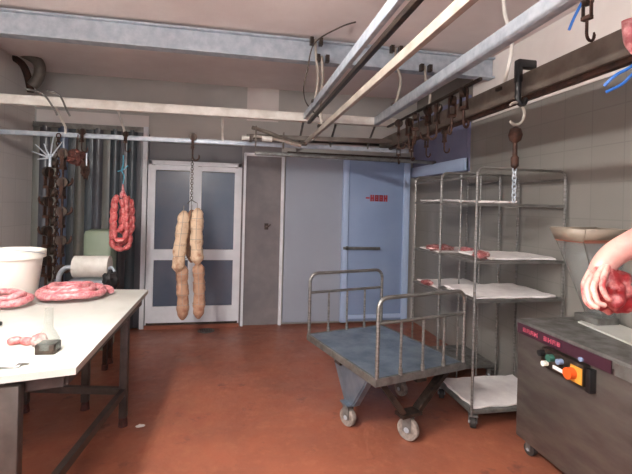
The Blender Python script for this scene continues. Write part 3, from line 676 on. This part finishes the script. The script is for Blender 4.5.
slab('pale pink cut of meat beside the strip on the middle shelf of the far rack', 466, 254, 3.58, 1.155, (.06, .07, .022), 12, 'sausage')
slab('dark red meat scrap at the left on the lowest shelf of the far rack', 427, 289, 3.7, .825, (.05, .06, .025), 13)
slab('dark red meat scrap at the left end of the near rack middle shelf', 481, 256, 2.80, 1.19, (.06, .06, .03), 14)

# ------------------------------------------------------------------ machine
MX, MY0, MY1, MZ = 1.82, 1.02, 2.42, .85
t = thing('meat_mixer', 'grey stainless meat mixer cabinet with control box, nearest on the right', 'mixer', ((MX + 2.38) / 2, (MY0 + MY1) / 2, 0)); o = Vector(t.location)
L_ = lambda x, y, z: (x - o.x, y - o.y, z)
MB().box(L_((MX + 2.37) / 2, (MY0 + MY1) / 2, (.10 + .79) / 2), (2.37 - MX, MY1 - MY0, .69), bev=.008).build('cabinet', M['staind'], t)
MB().box(L_((MX + 2.37) / 2, (MY0 + MY1) / 2, .82), (2.37 - MX + .02, MY1 - MY0 + .02, .06), bev=.01).build('top_plate', M['galvd'], t)
st = MB().box(L_(MX - .014, (1.72 + 2.40) / 2, .80), (.006, .68, .062)).build('name_stripe', M['stripe'], t)
MB().box(L_(MX - .014, (1.03 + 1.70) / 2, .80), (.006, .67, .062)).build('stripe_end', M['galvd'], t)
class FM:
    def __init__(s, x): s.x = x
    def __call__(s, y, z): return L_(s.x, y, z)
    def d(s, a, b): return (.005, a, b)
g = MB()
for i, k in enumerate('BRNH'): mark(g, 2.335 - i * .034, .80, .026, .026, k, FM(MX - .018))
g.build('lettering', M['pinkt'], st); g = MB()
for i, k in enumerate('EHRB'): mark(g, 2.155 - i * .034, .80, .026, .026, k, FM(MX - .018))
g.build('lettering', M['pinkt'], st)
cb = MB().box(L_(MX - .025, 2.0, .705), (.05, .30, .11), bev=.006).build('control_box', M['darkm'], t)
MB().box(L_(MX - .052, 1.89, .70), (.006, .075, .085)).build('yellow_plate', M['yellow'], cb)
def knob(nm, y, z, r, m, d=.03): MB().cyl(L_(MX - .05, y, z), L_(MX - .05 - d, y, z), r, 18).build(nm, M[m], cb)
knob('emergency_knob', 1.91, .70, .03, 'orange', .04); knob('green_button', 2.06, .725, .02, 'greenb'); knob('dark_button', 2.13, .73, .018, 'black')
knob('white_button', 2.10, .68, .015, 'wplas'); knob('blue_button', 1.99, .73, .015, 'bluedoor')
MB().box(L_(MX - .053, 2.01, .68), (.006, .08, .018)).build('white_label', M['paper'], cb)
knob('stripe_stud', 1.86, .79, .012, 'bluedoor', .01)
MB().box(L_(MX - .02, 1.83, .69), (.04, .03, .12), bev=.004).build('side_bracket', M['black'], t)
for (x, y) in ((MX + .06, MY1 - .07), (2.3, MY1 - .07), (MX + .06, MY0 + .07), (2.3, MY0 + .07)): caster(t, x - o.x, y - o.y, .04, 'rubber', .2)
# hopper
hp = MB(); hz0, hz1 = .86, 1.37
cx, cy = 2.13, 2.12
top_ = [(cx - .08, cy + .04), (cx + .235, cy + .04), (cx + .235, cy + .26), (cx - .08, cy + .26)]
bot_ = [(cx + .12, cy + .08), (cx + .20, cy + .08), (cx + .20, cy + .2), (cx + .12, cy + .2)]
tv = [[hp.bm.verts.new(L_(x, y, z)) for x, y in P_] for P_, z in ((bot_, hz0), (top_, hz1))]
for i in range(4): hp.bm.faces.new((tv[0][i], tv[0][(i + 1) % 4], tv[1][(i + 1) % 4], tv[1][i]))
h_ = hp.build('hopper_cone', M['cloud'], t)
mod = h_.modifiers.new('s', 'SOLIDIFY'); mod.thickness = .006
for a, b in ((0, 0), (3, 3)):
    MB().cyl(tuple(tv_) if False else L_(bot_[a][0], bot_[a][1], hz0), L_(top_[b][0], top_[b][1], hz1), .004, 8).build('hopper_edge', M['galvd'], t)
mb = MB()
for i in range(4):
    a, b = top_[i], top_[(i + 1) % 4]; ax = (a[0] - cx) * 1.25 + cx, (a[1] - cy - .165) * 1.3 + cy + .165; bx = (b[0] - cx) * 1.25 + cx, (b[1] - cy - .165) * 1.3 + cy + .165
    V4 = [mb.bm.verts.new(L_(*p)) for p in ((a[0], a[1], hz1), (b[0], b[1], hz1), (min(bx[0], 2.39), bx[1], hz1 + .075), (min(ax[0], 2.39), ax[1], hz1 + .075))]; mb.bm.faces.new(V4)
rm = mb.build('hopper_pan', M['cream'], t); mod = rm.modifiers.new('s', 'SOLIDIFY'); mod.thickness = .008
mb = MB()
for i in range(4):
    a, b = top_[i], top_[(i + 1) % 4]; mb.bar(L_(a[0], a[1], hz1), L_(b[0], b[1], hz1), .014, .018)
mb.build('rim_band', M['rim'], t)
MB().box(L_(2.25, 2.26, .875), (.16, .18, .05), bev=.006).build('hopper_collar', M['galvd'], t)
tag(MB().prism([tuple(atZ(578, 322, .857).xy), tuple(atZ(598, 317, .857).xy), (2.30, 1.88), (2.30, 1.35), (2.0, 1.45)], .852, .862).build('white_cutting_board', M['table']), 'white board lying on the mixer top below the hand', 'board')

# ------------------------------------------------------------------ drain, ceiling lamps
t = thing('floor_drain', 'small dark round drain in the red floor before the glass door', 'drain', atZ(206, 331, 0))
MB().lathe([(.01, .001), (.10, .001), (.10, .006), (.085, .008), (.01, .008)], (0, 0, 0), 24).build('drain_rim', M['galvd'], t)
mb = MB()
for k in range(-3, 4): mb.box((k * .02, 0, .009), (.008, .13 * math.sqrt(max(.05, 1 - (k / 3.6) ** 2)), .003))
mb.build('drain_grate', M['black'], t)
tag(MB().blob((0, 0, .006), (.03, .02, .006), 8, .4, 3, 2).build('paper_scrap', M['paper']), 'small white scrap on the floor beside the table leg', 'scrap').location = (-.60, 3.05, 0)
for i, (x, y) in enumerate(TUBES):
    t = thing('ceiling_lamp', ['fluorescent ceiling lamp above the work table', 'fluorescent ceiling lamp behind the camera, on the left'][i], 'lamp', (x, y, ZC - .40))
    MB().box((0, 0, -.03), (.05, 1.3, .05), bev=.006).build('lamp_body', M['whitebar'], t)
    MB().cyl((-.05, -.6, -.05), (-.05, .6, -.05), .013, 10).build('tube', M['glow'], t)
    MB().cyl((.05, -.6, -.05), (.05, .6, -.05), .013, 10).build('tube', M['glow'], t)
    MB().box((0, -.62, -.045), (.14, .03, .05)).box((0, .62, -.045), (.14, .03, .05)).build('end_cap', M['whitebar'], t)
    MB().cyl((0, -.45, 0), (0, -.45, .40), .006, 6).build('suspension_rod', M['whitebar'], t); MB().cyl((0, .45, 0), (0, .45, .40), .006, 6).build('suspension_rod', M['whitebar'], t)

# ------------------------------------------------------------------ person: only the hand and forearm reach into the picture
def skin_mesh(name, chains, m, parent, sub=2):
    """chains: list of lists of (co, radius); first chain's first vertex is the root; chains may start at a vertex index of chain 0 given as int"""
    vs, es, rs = [], [], []
    for ch in chains:
        prev = None
        for it in ch:
            if isinstance(it, int): prev = it; continue
            vs.append(it[0]); rs.append(it[1]); i = len(vs) - 1
            if prev is not None: es.append((prev, i))
            prev = i
    me = bpy.data.meshes.new(name); me.from_pydata([tuple(v) for v in vs], es, []); me.update()
    o = bpy.data.objects.new(name, me); C.objects.link(o); me.materials.append(m)
    md = o.modifiers.new('skin', 'SKIN'); md.use_smooth_shade = True
    sd = o.modifiers.new('sub', 'SUBSURF'); sd.levels = sub; sd.render_levels = sub
    lay = me.skin_vertices[0].data
    for i, r in enumerate(rs):
        lay[i].radius = (r, r) if not isinstance(r, tuple) else r; lay[i].use_root = (i == 0)
    if parent: o.parent = parent
    return o
V = Vector
HY_ = 1.08
def hp_(px, py, Y): return atY(px, py + 3, Y)
PX_, PY_ = 1.62, .62
pr = thing('person', 'person reaching in from the right, bare forearm, hand gripping raw red meat', 'person', (PX_, PY_, 0))
off = V((PX_, PY_, 0)); W = lambda v: V(v) - off
elbow = V((1.42, .96, 1.60)); shoulder = V((1.50, .70, 1.42)); wrist = hp_(613, 250, 1.09)
chains = [[(W((1.62, .58, .98)), .13), (W((1.62, .58, 1.12)), .13), (W((1.61, .60, 1.28)), .145), (W((1.60, .61, 1.42)), .12), (W((1.60, .62, 1.50)), .058), (W((1.60, .64, 1.57)), .06), (W((1.60, .66, 1.66)), .088), (W((1.60, .65, 1.74)), .075)],
          [3, (W(shoulder), .06), (W(shoulder.lerp(elbow, .5)), .05), (W(elbow), .058), (W(elbow.lerp(wrist, .45)), .056), (W(wrist), .040), (W(hp_(601, 265, 1.09)), (.042, .036)), (W(hp_(596, 277, 1.10)), (.034, .03))],
          [3, (W((1.80, .56, 1.42)), .06), (W((1.88, .5, 1.28)), .05), (W((1.90, .50, 1.14)), .042), (W((1.86, .62, 1.0)), .034), (W((1.84, .68, .95)), .028), (W((1.83, .72, .90)), .03), (W((1.83, .74, .84)), .018)],
          [0, (W((1.53, .58, .88)), .09), (W((1.51, .60, .50)), .062), (W((1.51, .58, .12)), .042), (W((1.50, .66, .05)), .04), (W((1.49, .74, .04)), .034)],
          [0, (W((1.71, .58, .88)), .09), (W((1.73, .60, .50)), .062), (W((1.74, .58, .12)), .042), (W((1.75, .66, .05)), .04), (W((1.76, .74, .04)), .034)]]
body = skin_mesh('body', chains, M['skin'], pr)
# fingers: short skinned chains rooted in the palm, curling round the meat from the left
def fing(name, pts, r0):
    n = len(pts); return skin_mesh(name, [[(W(hp_(*p)), r0 * (1 - .32 * i / (n - 1))) for i, p in enumerate(pts)]], M['bloody'], pr)
fing('finger', [(604, 260, 1.10), (592, 266, 1.11), (584, 281, 1.10), (586, 298, 1.07), (594, 306, 1.04)], .0125)
fing('finger', [(604, 262, 1.08), (594, 269, 1.08), (587, 284, 1.06), (590, 300, 1.035), (600, 306, 1.01)], .0125)
fing('finger', [(605, 263, 1.06), (598, 272, 1.05), (593, 286, 1.03), (598, 300, 1.01), (607, 303, 1.0)], .0115)
fing('finger', [(608, 262, 1.05), (604, 273, 1.03), (602, 285, 1.01), (607, 296, 1.0), (613, 297, .995)], .0105)
fing('thumb', [(609, 256, 1.11), (615, 268, 1.15), (617, 283, 1.17), (613, 294, 1.17)], .0115)
# clothes on the body (outside the picture)
cs = [[(W((1.62, .58, .86)), .155), (W((1.62, .58, 1.12)), .15), (W((1.61, .60, 1.28)), .162), (W((1.60, .61, 1.43)), .125), (W((1.60, .62, 1.475)), .07)],
      [3, (W(shoulder), .075), (W(shoulder.lerp(elbow, .55)), .064)], [3, (W((1.80, .56, 1.42)), .075), (W((1.88, .5, 1.28)), .062)]]
skin_mesh('short_sleeved_coat', cs, M['coat'], pr)
cs = [[(W((1.62, .58, .9)), .13), (W((1.53, .58, .84)), .10), (W((1.51, .60, .50)), .075), (W((1.51, .58, .10)), .06)], [0, (W((1.71, .58, .84)), .10), (W((1.73, .60, .50)), .075), (W((1.74, .58, .10)), .06)]]
skin_mesh('trousers', cs, M['trousers'], pr)
MB().blob(W((1.60, .64, 1.715)), (.092, .098, .085), 9, .1, 3).build('hair', M['hair'], pr)
MB().blob(W((1.60, .745, 1.645)), (.014, .02, .02), 9, .05, 3, 2).build('nose', M['skin'], pr)
for sx in (-1, 1):
    MB().blob(W((1.60 + sx * .03, .733, 1.667)), (.011, .008, .008), 9, 0, 3, 2).build('eye', M['wplas'], pr)
    MB().blob(W((1.60 + sx * .088, .655, 1.65)), (.012, .02, .03), 9, 0, 3, 2).build('ear', M['skin'], pr)
    MB().blob(W((1.62 + sx * .12, .70, .045)), (.052, .13, .045), 3, .1, 2).build('shoe', M['shoe'], pr)
MB().blob(W((1.60, .738, 1.605)), (.025, .008, .006), 9, 0, 3, 2).build('mouth', M['rustred'], pr)
# meat in the hand
c_ = hp_(611, 289, 1.075)
mb = MB().blob((0, 0, 0), (.066, .052, .064), 21, .5, 2.2, 4)
mt = tag(mb.build('raw_meat_chunk', M['meat'], smooth=60), 'chunk of raw red meat gripped in the hand above the mixer', 'meat'); mt.location = c_
